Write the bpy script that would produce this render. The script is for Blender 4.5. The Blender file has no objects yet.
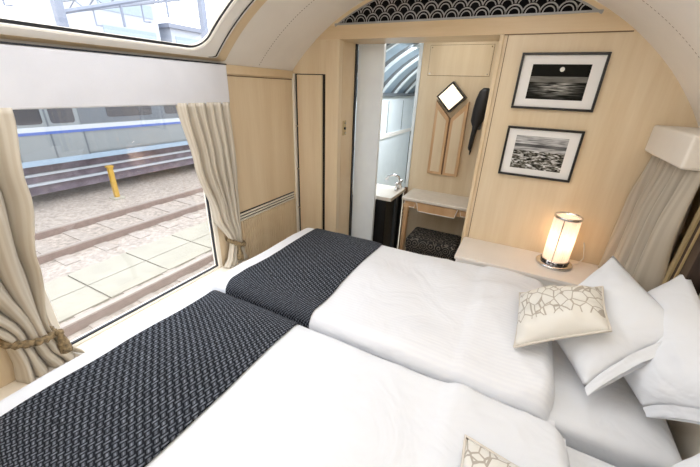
import bpy, bmesh, math, random
from math import sin, cos, pi, radians, sqrt, exp
from mathutils import Vector, Matrix, noise

random.seed(4)
SC = bpy.context.scene
COL = SC.collection

# ------------------------------------------------------------------ materials
def rgb(h):
    v = [int(h[i:i+2], 16)/255 for i in (0, 2, 4)]
    return tuple((c/12.92 if c <= .04045 else ((c+.055)/1.055)**2.4) for c in v) + (1,)

def newmat(name):
    m = bpy.data.materials.new(name); m.use_nodes = True
    nt = m.node_tree; b = nt.nodes['Principled BSDF']
    return m, nt, b

def N(nt, t, **kw):
    n = nt.nodes.new(t)
    for k, v in kw.items():
        if k.startswith('i_'):
            n.inputs[k[2:].replace('_', ' ')].default_value = v
        else: setattr(n, k, v)
    return n

def ramp(nt, stops):
    r = nt.nodes.new('ShaderNodeValToRGB'); e = r.color_ramp.elements
    e[0].position, e[0].color = stops[0]; e[1].position, e[1].color = stops[-1]
    for p, c in stops[1:-1]:
        x = e.new(p); x.color = c
    return r

def plain(name, col, rough=.5, metal=0, spec=.5, var=.06, nscale=9, bump=0, bscale=60):
    """colour with slight procedural variation"""
    m, nt, b = newmat(name); L = nt.links
    tc = N(nt, 'ShaderNodeTexCoord')
    nz = N(nt, 'ShaderNodeTexNoise'); nz.inputs['Scale'].default_value = nscale; nz.inputs['Detail'].default_value = 4
    L.new(tc.outputs['Object'], nz.inputs['Vector'])
    c = Vector(col[:3])
    r = ramp(nt, [(.3, (*(c*(1-var)), 1)), (.7, (*[min(1, x*(1+var)) for x in c], 1))])
    L.new(nz.outputs['Fac'], r.inputs['Fac']); L.new(r.outputs['Color'], b.inputs['Base Color'])
    b.inputs['Roughness'].default_value = rough; b.inputs['Metallic'].default_value = metal
    b.inputs['Specular IOR Level'].default_value = spec
    if bump:
        n2 = N(nt, 'ShaderNodeTexNoise'); n2.inputs['Scale'].default_value = bscale; n2.inputs['Detail'].default_value = 5
        L.new(tc.outputs['Object'], n2.inputs['Vector'])
        bp = N(nt, 'ShaderNodeBump'); bp.inputs['Strength'].default_value = bump; bp.inputs['Distance'].default_value = .01
        L.new(n2.outputs['Fac'], bp.inputs['Height']); L.new(bp.outputs['Normal'], b.inputs['Normal'])
    return m

def wood(name, ca, cb, scale=(9, 9, .6), rough=.32, bands=True):
    m, nt, b = newmat(name); L = nt.links
    tc = N(nt, 'ShaderNodeTexCoord'); mp = N(nt, 'ShaderNodeMapping'); mp.inputs['Scale'].default_value = scale
    L.new(tc.outputs['Object'], mp.inputs['Vector'])
    n1 = N(nt, 'ShaderNodeTexNoise'); n1.inputs['Scale'].default_value = 1; n1.inputs['Detail'].default_value = 3
    n2 = N(nt, 'ShaderNodeTexNoise'); n2.inputs['Scale'].default_value = 9; n2.inputs['Detail'].default_value = 6
    L.new(mp.outputs['Vector'], n1.inputs['Vector']); L.new(mp.outputs['Vector'], n2.inputs['Vector'])
    mx = N(nt, 'ShaderNodeMath', operation='MULTIPLY_ADD'); mx.inputs[1].default_value = .35
    L.new(n2.outputs['Fac'], mx.inputs[0]); L.new(n1.outputs['Fac'], mx.inputs[2])
    r = ramp(nt, [(.45, ca), (.9, cb)])
    L.new(mx.outputs[0], r.inputs['Fac']); L.new(r.outputs['Color'], b.inputs['Base Color'])
    b.inputs['Roughness'].default_value = rough
    return m

def emit(name, col, s):
    m, nt, b = newmat(name)
    b.inputs['Base Color'].default_value = col; b.inputs['Emission Color'].default_value = col
    b.inputs['Emission Strength'].default_value = s
    return m

def glassmat(name, tint=(1, 1, 1, 1), ior=1.45, boost=1.0):
    m = bpy.data.materials.new(name); m.use_nodes = True; nt = m.node_tree; nt.nodes.clear(); L = nt.links
    o = N(nt, 'ShaderNodeOutputMaterial'); t = N(nt, 'ShaderNodeBsdfTransparent'); g = N(nt, 'ShaderNodeBsdfGlossy')
    t.inputs['Color'].default_value = tint; g.inputs['Roughness'].default_value = 0.02
    ge = N(nt, 'ShaderNodeNewGeometry'); dp = N(nt, 'ShaderNodeVectorMath', operation='DOT_PRODUCT')
    L.new(ge.outputs['Normal'], dp.inputs[0]); L.new(ge.outputs['Incoming'], dp.inputs[1])
    ab = N(nt, 'ShaderNodeMath', operation='ABSOLUTE'); L.new(dp.outputs['Value'], ab.inputs[0])
    iv = N(nt, 'ShaderNodeMath', operation='SUBTRACT'); iv.inputs[0].default_value = 1; L.new(ab.outputs[0], iv.inputs[1])
    pw = N(nt, 'ShaderNodeMath', operation='POWER'); pw.inputs[1].default_value = 5; L.new(iv.outputs[0], pw.inputs[0])
    mu = N(nt, 'ShaderNodeMath', operation='MULTIPLY_ADD'); mu.inputs[1].default_value = .9; mu.inputs[2].default_value = .035*boost; mu.use_clamp = True
    L.new(pw.outputs[0], mu.inputs[0])
    x = N(nt, 'ShaderNodeMixShader')
    L.new(mu.outputs[0], x.inputs[0]); L.new(t.outputs[0], x.inputs[1]); L.new(g.outputs[0], x.inputs[2]); L.new(x.outputs[0], o.inputs[0])
    return m

M = {}
M['maple'] = wood('maple', rgb('DCC5A1'), rgb('E9D7B9'))
M['maple_side'] = wood('maple_side', rgb('E0C9A5'), rgb('EDDABB'))
M['maple_h'] = wood('maple_h', rgb('D6BB92'), rgb('E3CBA6'), scale=(.6, 9, 9))
M['beige_trim'] = wood('beige_trim', rgb('DCC39C'), rgb('E8D3B1'), scale=(2, 2, 2))
M['niche'] = wood('niche', rgb('D3BE9C'), rgb('E0CFB2'))
M['warm_wood'] = wood('warm_wood', rgb('C49C72'), rgb('D6B28A'), scale=(14, 14, 2))
M['ceiling'] = plain('ceiling', rgb('F4EEE5'), .55, var=.015)
M['cream'] = plain('cream', rgb('F5EDDE'), .4, var=.01)
M['bright_white'] = plain('bright_white', rgb('FBF8F2'), .4, var=.01)
M['white_paint'] = plain('white_paint', rgb('F0EDE8'), .45, var=.015)
M['bench_top'] = plain('bench_top', rgb('EDE6DE'), .35, var=.015)
M['cool_white'] = plain('cool_white', rgb('E2ECF2'), .3, var=.02)
M['frost'] = plain('frost', rgb('F0F8FF'), .2, var=.02)
M['black'] = plain('black', rgb('141416'), .35, var=.1)
M['groove'] = plain('groove', rgb('7A5E42'), .6, var=.1)
M['rubber'] = plain('rubber', rgb('1B1F28'), .5, var=.1)
M['dark_brown'] = wood('dark_brown', rgb('21140E'), rgb('35231A'), rough=.45)
M['gold'] = plain('gold', rgb('C2AC80'), .4, .3, var=.04)
M['chrome'] = plain('chrome', rgb('D8D8DA'), .12, 1.0, var=.02)
M['silver'] = plain('silver', rgb('A2A3A4'), .4, .3, var=.03)
M['transom_black'] = plain('transom_black', rgb('0E0F12'), .7, spec=.08, var=.1)
M['valance'] = plain('valance', rgb('E2E2E6'), .8, var=.03, nscale=6, bump=.15, bscale=180)
M['valance_warm'] = plain('valance_warm', rgb('E8E0D4'), .8, var=.02, bump=.15, bscale=180)
M['pipe_grey'] = plain('pipe_grey', rgb('50565E'), .4, var=.1)
M['marble'] = plain('marble', rgb('E4DDD2'), .2, var=.05, nscale=14)
M['tile'] = plain('tile', rgb('CDBFA8'), .4, var=.12, nscale=18)
M['carpet'] = plain('carpet', rgb('8C7B66'), .95, var=.15, nscale=60, bump=.4, bscale=300)
M['print_mat'] = plain('print_mat', rgb('F3F1EE'), .7, var=.01)
M['rope'] = plain('rope', rgb('8A7656'), .8, var=.6, nscale=70, bump=.6, bscale=220)
M['plastic_white'] = plain('plastic_white', rgb('E9E6DF'), .4, var=.01)
M['glass'] = glassmat('window_glass', ior=1.38, boost=1.5)

def curtain_mat(name, ca, cb):
    m, nt, b = newmat(name); L = nt.links
    tc = N(nt, 'ShaderNodeTexCoord')
    w = N(nt, 'ShaderNodeTexWave'); w.inputs['Scale'].default_value = 3; w.inputs['Distortion'].default_value = 1.5
    mp = N(nt, 'ShaderNodeMapping'); mp.inputs['Scale'].default_value = (1, .05, 1)
    L.new(tc.outputs['UV'], mp.inputs['Vector']); L.new(mp.outputs['Vector'], w.inputs['Vector'])
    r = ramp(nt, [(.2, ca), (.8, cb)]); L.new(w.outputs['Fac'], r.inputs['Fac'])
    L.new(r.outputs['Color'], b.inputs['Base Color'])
    b.inputs['Roughness'].default_value = .6; b.inputs['Sheen Weight'].default_value = .25
    b.inputs['Subsurface Weight'].default_value = 0
    # a little daylight passes through the cloth
    out = nt.nodes['Material Output']; tl = N(nt, 'ShaderNodeBsdfTranslucent'); mx = N(nt, 'ShaderNodeMixShader'); mx.inputs[0].default_value = .22
    L.new(r.outputs['Color'], tl.inputs['Color']); L.new(b.outputs[0], mx.inputs[1]); L.new(tl.outputs[0], mx.inputs[2]); L.new(mx.outputs[0], out.inputs[0])
    return m
M['curtain'] = curtain_mat('curtain', rgb('D8CDB9'), rgb('E2D9C8'))
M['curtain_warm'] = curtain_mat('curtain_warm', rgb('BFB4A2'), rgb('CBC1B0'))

def linen(name, stripes=False, stripe_axis='Y'):
    m, nt, b = newmat(name); L = nt.links
    tc = N(nt, 'ShaderNodeTexCoord')
    b.inputs['Base Color'].default_value = rgb('E9ECF1'); b.inputs['Roughness'].default_value = .75
    b.inputs['Specular IOR Level'].default_value = .25
    n1 = N(nt, 'ShaderNodeTexNoise'); n1.inputs['Scale'].default_value = 4; n1.inputs['Detail'].default_value = 3; n1.inputs['Distortion'].default_value = 1.2
    L.new(tc.outputs['Object'], n1.inputs['Vector'])
    bp = N(nt, 'ShaderNodeBump'); bp.inputs['Strength'].default_value = .3; bp.inputs['Distance'].default_value = .05
    L.new(n1.outputs['Fac'], bp.inputs['Height']); L.new(bp.outputs['Normal'], b.inputs['Normal'])
    if stripes:
        w = N(nt, 'ShaderNodeTexWave', bands_direction=stripe_axis); w.inputs['Scale'].default_value = 16
        L.new(tc.outputs['Object'], w.inputs['Vector'])
        r = ramp(nt, [(.35, rgb('EDEFF3')), (.65, rgb('EAECF1'))]); L.new(w.outputs['Fac'], r.inputs['Fac'])
        L.new(r.outputs['Color'], b.inputs['Base Color'])
        r2 = ramp(nt, [(.35, (.8,)*3+(1,)), (.65, (.68,)*3+(1,))]); L.new(w.outputs['Fac'], r2.inputs['Fac']); L.new(r2.outputs['Color'], b.inputs['Roughness'])
    return m
M['linen'] = linen('linen')
M['damask'] = linen('damask', True)
M['sheet'] = linen('sheet')

def math_(nt, op, a, b=None, c=None):
    n = N(nt, 'ShaderNodeMath', operation=op)
    for i, v in enumerate((a, b, c)):
        if v is None: continue
        if isinstance(v, (int, float)): n.inputs[i].default_value = v
        else: nt.links.new(v, n.inputs[i])
    return n.outputs[0]

def runner_mat():
    """black cloth woven with short grey zigzag dashes"""
    m, nt, b = newmat('runner_weave'); L = nt.links
    tc = N(nt, 'ShaderNodeTexCoord'); sp = N(nt, 'ShaderNodeSeparateXYZ'); L.new(tc.outputs['UV'], sp.inputs[0])
    P = .0138; ca, sa = .94/P, .34/P
    u = math_(nt, 'ADD', math_(nt, 'ADD', math_(nt, 'MULTIPLY', sp.outputs[0], ca), math_(nt, 'MULTIPLY', sp.outputs[1], -sa)), 400)
    v = math_(nt, 'ADD', math_(nt, 'ADD', math_(nt, 'MULTIPLY', sp.outputs[0], sa), math_(nt, 'MULTIPLY', sp.outputs[1], ca)), 400)
    par = math_(nt, 'MODULO', math_(nt, 'ADD', math_(nt, 'FLOOR', u), math_(nt, 'FLOOR', v)), 2)
    fu = math_(nt, 'SUBTRACT', math_(nt, 'FRACT', u), .5); fv = math_(nt, 'SUBTRACT', math_(nt, 'FRACT', v), .5)
    # one plump stitch per cell, turned a quarter from cell to cell like a basket
    def blend(p, q): return math_(nt, 'ADD', math_(nt, 'MULTIPLY', p, par), math_(nt, 'MULTIPLY', q, math_(nt, 'SUBTRACT', 1, par)))
    across = blend(fu, fv); along = blend(fv, fu)
    r2_ = math_(nt, 'ADD', math_(nt, 'POWER', math_(nt, 'DIVIDE', math_(nt, 'ABSOLUTE', across), .27), 2), math_(nt, 'POWER', math_(nt, 'DIVIDE', math_(nt, 'ABSOLUTE', along), .60), 4))
    l1 = math_(nt, 'LESS_THAN', r2_, 1.0); l2 = math_(nt, 'LESS_THAN', math_(nt, 'ABSOLUTE', math_(nt, 'SUBTRACT', r2_, .05)), .09)
    nz = N(nt, 'ShaderNodeTexNoise'); nz.inputs['Scale'].default_value = 75; L.new(tc.outputs['UV'], nz.inputs['Vector'])
    nzs = math_(nt, 'MULTIPLY_ADD', nz.outputs['Fac'], 1.7, -.2)
    f = math_(nt, 'MULTIPLY', math_(nt, 'ADD', math_(nt, 'MULTIPLY', l1, .24), math_(nt, 'MULTIPLY', l2, .36)), nzs)
    r = ramp(nt, [(0, rgb('15171D')), (1, rgb('AEB5C2'))]); L.new(f, r.inputs['Fac'])
    L.new(r.outputs['Color'], b.inputs['Base Color']); b.inputs['Roughness'].default_value = .85; b.inputs['Specular IOR Level'].default_value = .15
    return m
M['runner'] = runner_mat()

def cushion_mat():
    """white satin with a silver angular net over its upper half"""
    m, nt, b = newmat('cushion_satin'); L = nt.links
    tc = N(nt, 'ShaderNodeTexCoord')
    v = N(nt, 'ShaderNodeTexVoronoi', feature='DISTANCE_TO_EDGE'); v.inputs['Scale'].default_value = 7.5
    mp = N(nt, 'ShaderNodeMapping'); mp.inputs['Scale'].default_value = (1.3, .8, 1)
    L.new(tc.outputs['UV'], mp.inputs['Vector']); L.new(mp.outputs['Vector'], v.inputs['Vector'])
    line = math_(nt, 'LESS_THAN', v.outputs['Distance'], .05)
    sp = N(nt, 'ShaderNodeSeparateXYZ'); L.new(tc.outputs['UV'], sp.inputs[0])
    msk = math_(nt, 'GREATER_THAN', sp.outputs[1], .22)
    f = math_(nt, 'MULTIPLY', line, msk)
    r = ramp(nt, [(0, rgb('E6E3DB')), (1, rgb('B2A99C'))]); L.new(f, r.inputs['Fac'])
    L.new(r.outputs['Color'], b.inputs['Base Color']); b.inputs['Roughness'].default_value = .38
    return m
M['cushion'] = cushion_mat()
M['piping'] = plain('piping', rgb('DAD3C8'), .4, var=.05)

def moon_print():
    m, nt, b = newmat('moon_print'); L = nt.links
    tc = N(nt, 'ShaderNodeTexCoord'); sp = N(nt, 'ShaderNodeSeparateXYZ'); L.new(tc.outputs['UV'], sp.inputs[0])
    u, v = sp.outputs[0], sp.outputs[1]
    mp = N(nt, 'ShaderNodeMapping'); mp.inputs['Scale'].default_value = (3, 26, 1); L.new(tc.outputs['UV'], mp.inputs['Vector'])
    nz = N(nt, 'ShaderNodeTexNoise'); nz.inputs['Scale'].default_value = 1.2; nz.inputs['Detail'].default_value = 5; L.new(mp.outputs['Vector'], nz.inputs['Vector'])
    du = math_(nt, 'DIVIDE', math_(nt, 'SUBTRACT', u, .5), .36)
    dv = math_(nt, 'DIVIDE', math_(nt, 'SUBTRACT', v, .34), .24)
    g = math_(nt, 'POWER', 2.718, math_(nt, 'MULTIPLY', -1, math_(nt, 'ADD', math_(nt, 'MULTIPLY', du, du), math_(nt, 'MULTIPLY', dv, dv))))
    st = math_(nt, 'MULTIPLY', math_(nt, 'SUBTRACT', nz.outputs['Fac'], .36), 2.6)
    sea = math_(nt, 'MULTIPLY', g, st)
    hz = math_(nt, 'MULTIPLY', math_(nt, 'GREATER_THAN', v, .50), math_(nt, 'LESS_THAN', v, .66)); 
    hzv = math_(nt, 'MULTIPLY', hz, math_(nt, 'MULTIPLY_ADD', nz.outputs['Fac'], .5, .15))
    mu = math_(nt, 'MULTIPLY', math_(nt, 'SUBTRACT', u, .53), 1.6); mv = math_(nt, 'SUBTRACT', v, .86)
    dist = math_(nt, 'SQRT', math_(nt, 'ADD', math_(nt, 'MULTIPLY', mu, mu), math_(nt, 'MULTIPLY', mv, mv)))
    moon = math_(nt, 'LESS_THAN', dist, .065)
    t = math_(nt, 'MAXIMUM', math_(nt, 'MAXIMUM', math_(nt, 'MULTIPLY', math_(nt, 'MULTIPLY', sea, 1.5), math_(nt, 'LESS_THAN', v, .66)), hzv), moon)
    r = ramp(nt, [(0, rgb('12130F')), (1, rgb('E2E0D8'))]); L.new(math_(nt, 'POWER', t, 1.7), r.inputs['Fac']); b.inputs['Specular IOR Level'].default_value = .08
    L.new(r.outputs['Color'], b.inputs['Base Color']); b.inputs['Roughness'].default_value = .4
    return m
def shore_print():
    m, nt, b = newmat('shore_print'); L = nt.links
    tc = N(nt, 'ShaderNodeTexCoord'); sp = N(nt, 'ShaderNodeSeparateXYZ'); L.new(tc.outputs['UV'], sp.inputs[0])
    v = sp.outputs[1]
    mp = N(nt, 'ShaderNodeMapping'); mp.inputs['Scale'].default_value = (7, 15, 1); mp.inputs['Rotation'].default_value = (0, 0, .5); L.new(tc.outputs['UV'], mp.inputs['Vector'])
    nz = N(nt, 'ShaderNodeTexNoise'); nz.inputs['Scale'].default_value = 1.1; nz.inputs['Detail'].default_value = 6; nz.inputs['Distortion'].default_value = 1.2; L.new(mp.outputs['Vector'], nz.inputs['Vector'])
    rr = ramp(nt, [(.38, (.01,)*3+(1,)), (.5, (.16, .15, .12, 1)), (.64, (.8,)*3+(1,))]); L.new(nz.outputs['Fac'], rr.inputs['Fac'])
    mp2 = N(nt, 'ShaderNodeMapping'); mp2.inputs['Scale'].default_value = (3, 20, 1); L.new(tc.outputs['UV'], mp2.inputs['Vector'])
    n2 = N(nt, 'ShaderNodeTexNoise'); n2.inputs['Scale'].default_value = 1; n2.inputs['Detail'].default_value = 5; L.new(mp2.outputs['Vector'], n2.inputs['Vector'])
    r2 = ramp(nt, [(.3, (.12,)*3+(1,)), (.7, (.75,)*3+(1,))]); L.new(n2.outputs['Fac'], r2.inputs['Fac'])
    band = ramp(nt, [(.55, (0, 0, 0, 1)), (.57, (1, 1, 1, 1))]); L.new(v, band.inputs['Fac'])
    mx = N(nt, 'ShaderNodeMix', data_type='RGBA'); L.new(band.outputs['Color'], mx.inputs[0]); L.new(rr.outputs['Color'], mx.inputs[6]); L.new(r2.outputs['Color'], mx.inputs[7])
    hill = math_(nt, 'MULTIPLY', math_(nt, 'GREATER_THAN', v, .67), math_(nt, 'LESS_THAN', v, .76))
    m2 = N(nt, 'ShaderNodeMix', data_type='RGBA'); L.new(math_(nt, 'MULTIPLY', hill, .75), m2.inputs[0]); L.new(mx.outputs[2], m2.inputs[6]); m2.inputs[7].default_value = (.02, .02, .02, 1)
    L.new(m2.outputs[2], b.inputs['Base Color']); b.inputs['Roughness'].default_value = .4; b.inputs['Specular IOR Level'].default_value = .08
    return m
M['moon_print'] = moon_print(); M['shore_print'] = shore_print()

def stool_mat():
    m, nt, b = newmat('stool_fabric'); L = nt.links
    tc = N(nt, 'ShaderNodeTexCoord'); v = N(nt, 'ShaderNodeTexVoronoi'); v.inputs['Scale'].default_value = 15; v.inputs['Randomness'].default_value = .25
    L.new(tc.outputs['Object'], v.inputs['Vector'])
    s = math_(nt, 'SINE', math_(nt, 'MULTIPLY', v.outputs['Distance'], 26))
    r = ramp(nt, [(.35, rgb('1F1E1D')), (.8, rgb('6E6860'))]); L.new(s, r.inputs['Fac'])
    L.new(r.outputs['Color'], b.inputs['Base Color']); b.inputs['Roughness'].default_value = .8
    return m
M['stool'] = stool_mat()

def shade_mat():
    m = bpy.data.materials.new('lamp_shade'); m.use_nodes = True; nt = m.node_tree; nt.nodes.clear(); L = nt.links
    o = N(nt, 'ShaderNodeOutputMaterial'); t = N(nt, 'ShaderNodeBsdfTranslucent'); d = N(nt, 'ShaderNodeBsdfDiffuse'); x = N(nt, 'ShaderNodeMixShader')
    tc = N(nt, 'ShaderNodeTexCoord'); w = N(nt, 'ShaderNodeTexWave', bands_direction='X'); w.inputs['Scale'].default_value = 12
    L.new(tc.outputs['UV'], w.inputs['Vector'])
    r = ramp(nt, [(.2, rgb('DCCCBE')), (.8, rgb('FFF6EE'))]); L.new(w.outputs['Fac'], r.inputs['Fac'])
    L.new(r.outputs['Color'], t.inputs['Color']); L.new(r.outputs['Color'], d.inputs['Color'])
    x.inputs[0].default_value = .4; L.new(d.outputs[0], x.inputs[1]); L.new(t.outputs[0], x.inputs[2])
    e = N(nt, 'ShaderNodeEmission'); e.inputs['Color'].default_value = rgb('FFE9D6'); e.inputs['Strength'].default_value = .22
    a = N(nt, 'ShaderNodeAddShader'); L.new(x.outputs[0], a.inputs[0]); L.new(e.outputs[0], a.inputs[1]); L.new(a.outputs[0], o.inputs[0])
    return m
M['shade'] = shade_mat()
M['bulb'] = emit('bulb', rgb('FFE2B8'), 3.5)
M['sconce_glow'] = emit('sconce_glow', rgb('FFF1D6'), 1.0)
# outside
M['ballast'] = plain('ballast', rgb('A0958A'), .95, var=.32, nscale=16, bump=.8, bscale=30)
M['slab'] = plain('slab', rgb('A09B8C'), .9, var=.08, nscale=3)
M['sleeper'] = plain('sleeper', rgb('A0968C'), .9, var=.15)
M['rail'] = plain('rail', rgb('86746A'), .6, var=.12)
M['railtop'] = plain('railtop', rgb('A89C92'), .4, .2, var=.05)
M['train_body'] = plain('train_body', rgb('747A7C'), .3, .1, var=.04)
M['train_grey'] = plain('train_grey', rgb('565C62'), .4, var=.05)
M['train_white'] = plain('train_white', rgb('A8AEB4'), .35, var=.02)
M['train_blue'] = plain('train_blue', rgb('3E5696'), .35, var=.03)
M['train_pale'] = plain('train_pale', rgb('8598A8'), .35, var=.03)
M['train_glass'] = plain('train_glass', rgb('2A2A30'), .08, var=.1)
M['under'] = plain('under', rgb('6A6068'), .8, var=.3, nscale=5)
M['yellow'] = plain('yellow', rgb('B08A2C'), .5, var=.05)
M['orange'] = emit('orange_glow', rgb('F0A060'), 1.2)
M['gantry'] = plain('gantry', rgb('868C9A'), .6, var=.05)
M['far_building'] = plain('far_building', rgb('B4BAC4'), .8, var=.04)
M['far_glass'] = plain('far_glass', rgb('9AA8B4'), .4, var=.05)

# ------------------------------------------------------------------ helpers
def tag(o, label=None, cat=None, group=None, kind=None):
    if label: o['label'] = label
    if cat: o['category'] = cat
    if group: o['group'] = group
    if kind: o['kind'] = kind
    return o

def empty(name, loc, label=None, cat=None, group=None, kind=None):
    o = bpy.data.objects.new(name, None); COL.objects.link(o); o.location = loc; o.empty_display_size = .05
    return tag(o, label, cat, group, kind)

def wloc(o):
    v = Vector(o.location)
    while o.parent: o = o.parent; v = v + Vector((0, 0, 0))
    return v

def obj(name, bm, mat, parent=None, smooth=False, bevel=0, seg=2, sub=0, solid=0):
    me = bpy.data.meshes.new(name); 
    bmesh.ops.recalc_face_normals(bm, faces=bm.faces[:]) if not solid and not smooth == 'keep' else None
    bm.to_mesh(me); bm.free()
    for m in (mat if isinstance(mat, list) else [mat]): me.materials.append(m)
    if smooth:
        for p in me.polygons: p.use_smooth = True
    o = bpy.data.objects.new(name, me); COL.objects.link(o)
    if parent is not None:
        o.parent = parent
        bpy.context.view_layer.update()
        o.matrix_parent_inverse = parent.matrix_world.inverted()
    if solid:
        s = o.modifiers.new('s', 'SOLIDIFY'); s.thickness = solid; s.offset = -1
    if bevel:
        b = o.modifiers.new('b', 'BEVEL'); b.width = bevel; b.segments = seg; b.limit_method = 'ANGLE'
    if sub:
        b = o.modifiers.new('u', 'SUBSURF'); b.levels = sub; b.render_levels = sub
    return o

def B(): return bmesh.new()
def box(bm, x0, x1, y0, y1, z0, z1, mi=0):
    r = bmesh.ops.create_cube(bm, size=1)
    for v in r['verts']:
        v.co = Vector((x0+(v.co.x+.5)*(x1-x0), y0+(v.co.y+.5)*(y1-y0), z0+(v.co.z+.5)*(z1-z0)))
    for f in {f for v in r['verts'] for f in v.link_faces}: f.material_index = mi
    return bm
def bx(*a): return box(B(), *a)
def prism(bm, pts, axis, a, b):
    """extrude polygon pts (2D) from a to b along axis; pts in the other two axes order"""
    def mk(p, t):
        if axis == 'y': return (p[0], t, p[1])
        if axis == 'x': return (t, p[0], p[1])
        return (p[0], p[1], t)
    A = [bm.verts.new(mk(p, a)) for p in pts]; C = [bm.verts.new(mk(p, b)) for p in pts]
    n = len(pts)
    bm.faces.new(A[::-1]); bm.faces.new(C)
    for i in range(n): bm.faces.new((A[i], A[(i+1) % n], C[(i+1) % n], C[i]))
    return bm
def lathe(bm, prof, c, n=28):
    rings = []
    for r, z in prof:
        rings.append([bm.verts.new((c[0]+r*cos(2*pi*i/n), c[1]+r*sin(2*pi*i/n), c[2]+z)) for i in range(n)])
    for a, b in zip(rings, rings[1:]):
        for i in range(n): bm.faces.new((a[i], a[(i+1) % n], b[(i+1) % n], b[i]))
    if prof[0][0] > 1e-4: bm.faces.new(rings[0][::-1])
    if prof[-1][0] > 1e-4: bm.faces.new(rings[-1])
    return bm
def tube(bm, pts, r, n=8, rad=None):
    pts = [Vector(p) for p in pts]; rings = []
    up = Vector((0.13, .21, .97)).normalized()
    for i, p in enumerate(pts):
        t = (pts[min(i+1, len(pts)-1)]-pts[max(i-1, 0)]).normalized()
        a = t.cross(up); 
        if a.length < .05: a = t.cross(Vector((1, 0, 0)))
        a.normalize(); b = t.cross(a)
        rr = rad[i] if rad else r
        rings.append([bm.verts.new(p+a*rr*cos(2*pi*k/n)+b*rr*sin(2*pi*k/n)) for k in range(n)])
    for a, b in zip(rings, rings[1:]):
        for k in range(n): bm.faces.new((a[k], a[(k+1) % n], b[(k+1) % n], b[k]))
    bm.faces.new(rings[0][::-1]); bm.faces.new(rings[-1])
    return bm
def grid(bm, nu, nv, f, uvf=None):
    """f(u,v)->co with u,v in 0..1, UV layer set"""
    uvl = bm.loops.layers.uv.verify()
    V = [[bm.verts.new(f(i/nu, j/nv)) for j in range(nv+1)] for i in range(nu+1)]
    for i in range(nu):
        for j in range(nv):
            fa = bm.faces.new((V[i][j], V[i+1][j], V[i+1][j+1], V[i][j+1]))
            for l, (a, b) in zip(fa.loops, ((i, j), (i+1, j), (i+1, j+1), (i, j+1))):
                l[uvl].uv = uvf(a/nu, b/nv) if uvf else (a/nu, b/nv)
    return V
def struct(name, bm, mat, parent=None, **k):
    o = obj(name, bm, mat, parent, **k)
    if parent is None: o['kind'] = 'structure'
    return o
def nz(x, y, z=0, s=1): return noise.noise(Vector((x*s, y*s, z*s)))

# ------------------------------------------------------------------ vault
CX, CZ, CR = -.575, .7135, 1.568
XL, XR, YB = -1.75, .78, 2.35
Y0 = -.62                                       # wall behind the photographer
TL, TR = math.acos((XL-CX)/CR), math.acos((XR-CX)/CR)
def arc(t, r=CR): return (CX+r*cos(t), CZ+r*sin(t))
def arcx(z, side, r=CR): return CX+side*sqrt(r*r-(z-CZ)**2)

# skylight opening, given along the arc (s, metres) and along the car (y)
S_BOT, S_TOP = radians(135.85), radians(107)
SKY_Y0, SKY_Y1, SKY_R = -.36, 1.475, .105
def sky_ring(d, n=10):
    """rounded rectangle grown by d; returns list of (theta, y)"""
    sb = S_BOT*CR; st = S_TOP*CR
    hs, hy = (sb-st)/2+d, (SKY_Y1-SKY_Y0)/2+d; r = SKY_R+d if d < .02 else .05
    out = []
    for (cs, cy, a0) in ((1, 1, 0), (-1, 1, 90), (-1, -1, 180), (1, -1, 270)):
        for k in range(n+1):
            a = radians(a0+90*k/n)
            s = cs*(hs-r)+r*cos(a); y = cy*(hy-r)+r*sin(a)
            lim = (sb-st)/2
            if s > lim: s = lim+(s-lim)*.30
            out.append((((sb+st)/2+s)/CR, (SKY_Y0+SKY_Y1)/2+y))
    # subdivide long edges so that the ring follows the curve
    res = []
    for i, p in enumerate(out):
        q = out[(i+1) % len(out)]; m = 14 if (abs(p[0]-q[0]) > .1) else 1
        for k in range(m): res.append((p[0]+(q[0]-p[0])*k/m, p[1]+(q[1]-p[1])*k/m))
    return res
def ringmesh(d0, r0, d1, r1, sides_only=False):
    bm = B(); A = sky_ring(d0); C = sky_ring(d1); n = len(A)
    def P(q, r): x, z = arc(q[0], r); return (x, q[1], z)
    a = [bm.verts.new(P(q, r0)) for q in A]; c = [bm.verts.new(P(q, r1)) for q in C]
    for i in range(n):
        if sides_only and (A[i][1]+A[(i+1) % n][1])/2 < SKY_Y1-.02 and (A[i][1]+A[(i+1) % n][1])/2 > SKY_Y0+.02: continue
        bm.faces.new((a[i], a[(i+1) % n], c[(i+1) % n], c[i]))
    return bm
def inside_sky(t, y, d):
    poly = sky_ring(d, 4); ins = False; j = len(poly)-1
    for i in range(len(poly)):
        if (poly[i][1] > y) != (poly[j][1] > y) and t < (poly[j][0]-poly[i][0])*(y-poly[i][1])/(poly[j][1]-poly[i][1])+poly[i][0]: ins = not ins
        j = i
    return ins
bm = B(); NT, NY = 110, 110
V = [[bm.verts.new((arc(TR+(TL-TR)*i/NT)[0], Y0+(YB-Y0)*j/NY, arc(TR+(TL-TR)*i/NT)[1])) for j in range(NY+1)] for i in range(NT+1)]
for i in range(NT):
    for j in range(NY):
        t = TR+(TL-TR)*(i+.5)/NT; y = Y0+(YB-Y0)*(j+.5)/NY
        if t > 1.75 and y < 1.62 and inside_sky(t, y, .06): continue
        bm.faces.new((V[i][j], V[i+1][j], V[i+1][j+1], V[i][j+1]))
ceiling = struct('ceiling', bm, M['ceiling'], smooth=True)
# row of fine slots along the ceiling panel joint
bm = B(); t = TR+.02
while t < TL-.01:
    pts = []
    for (tt, yy) in ((t, 1.952), (t+.0065, 1.952), (t+.0065, 1.9565), (t, 1.9565)):
        x, z = arc(tt, CR-.0015); pts.append(bm.verts.new((x, yy, z)))
    bm.faces.new(pts); t += .0125
struct('slot_line', bm, M['groove'], ceiling)
# ceiling lining beyond, over the camera side: unseen fill lights are added under the vault

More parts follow.
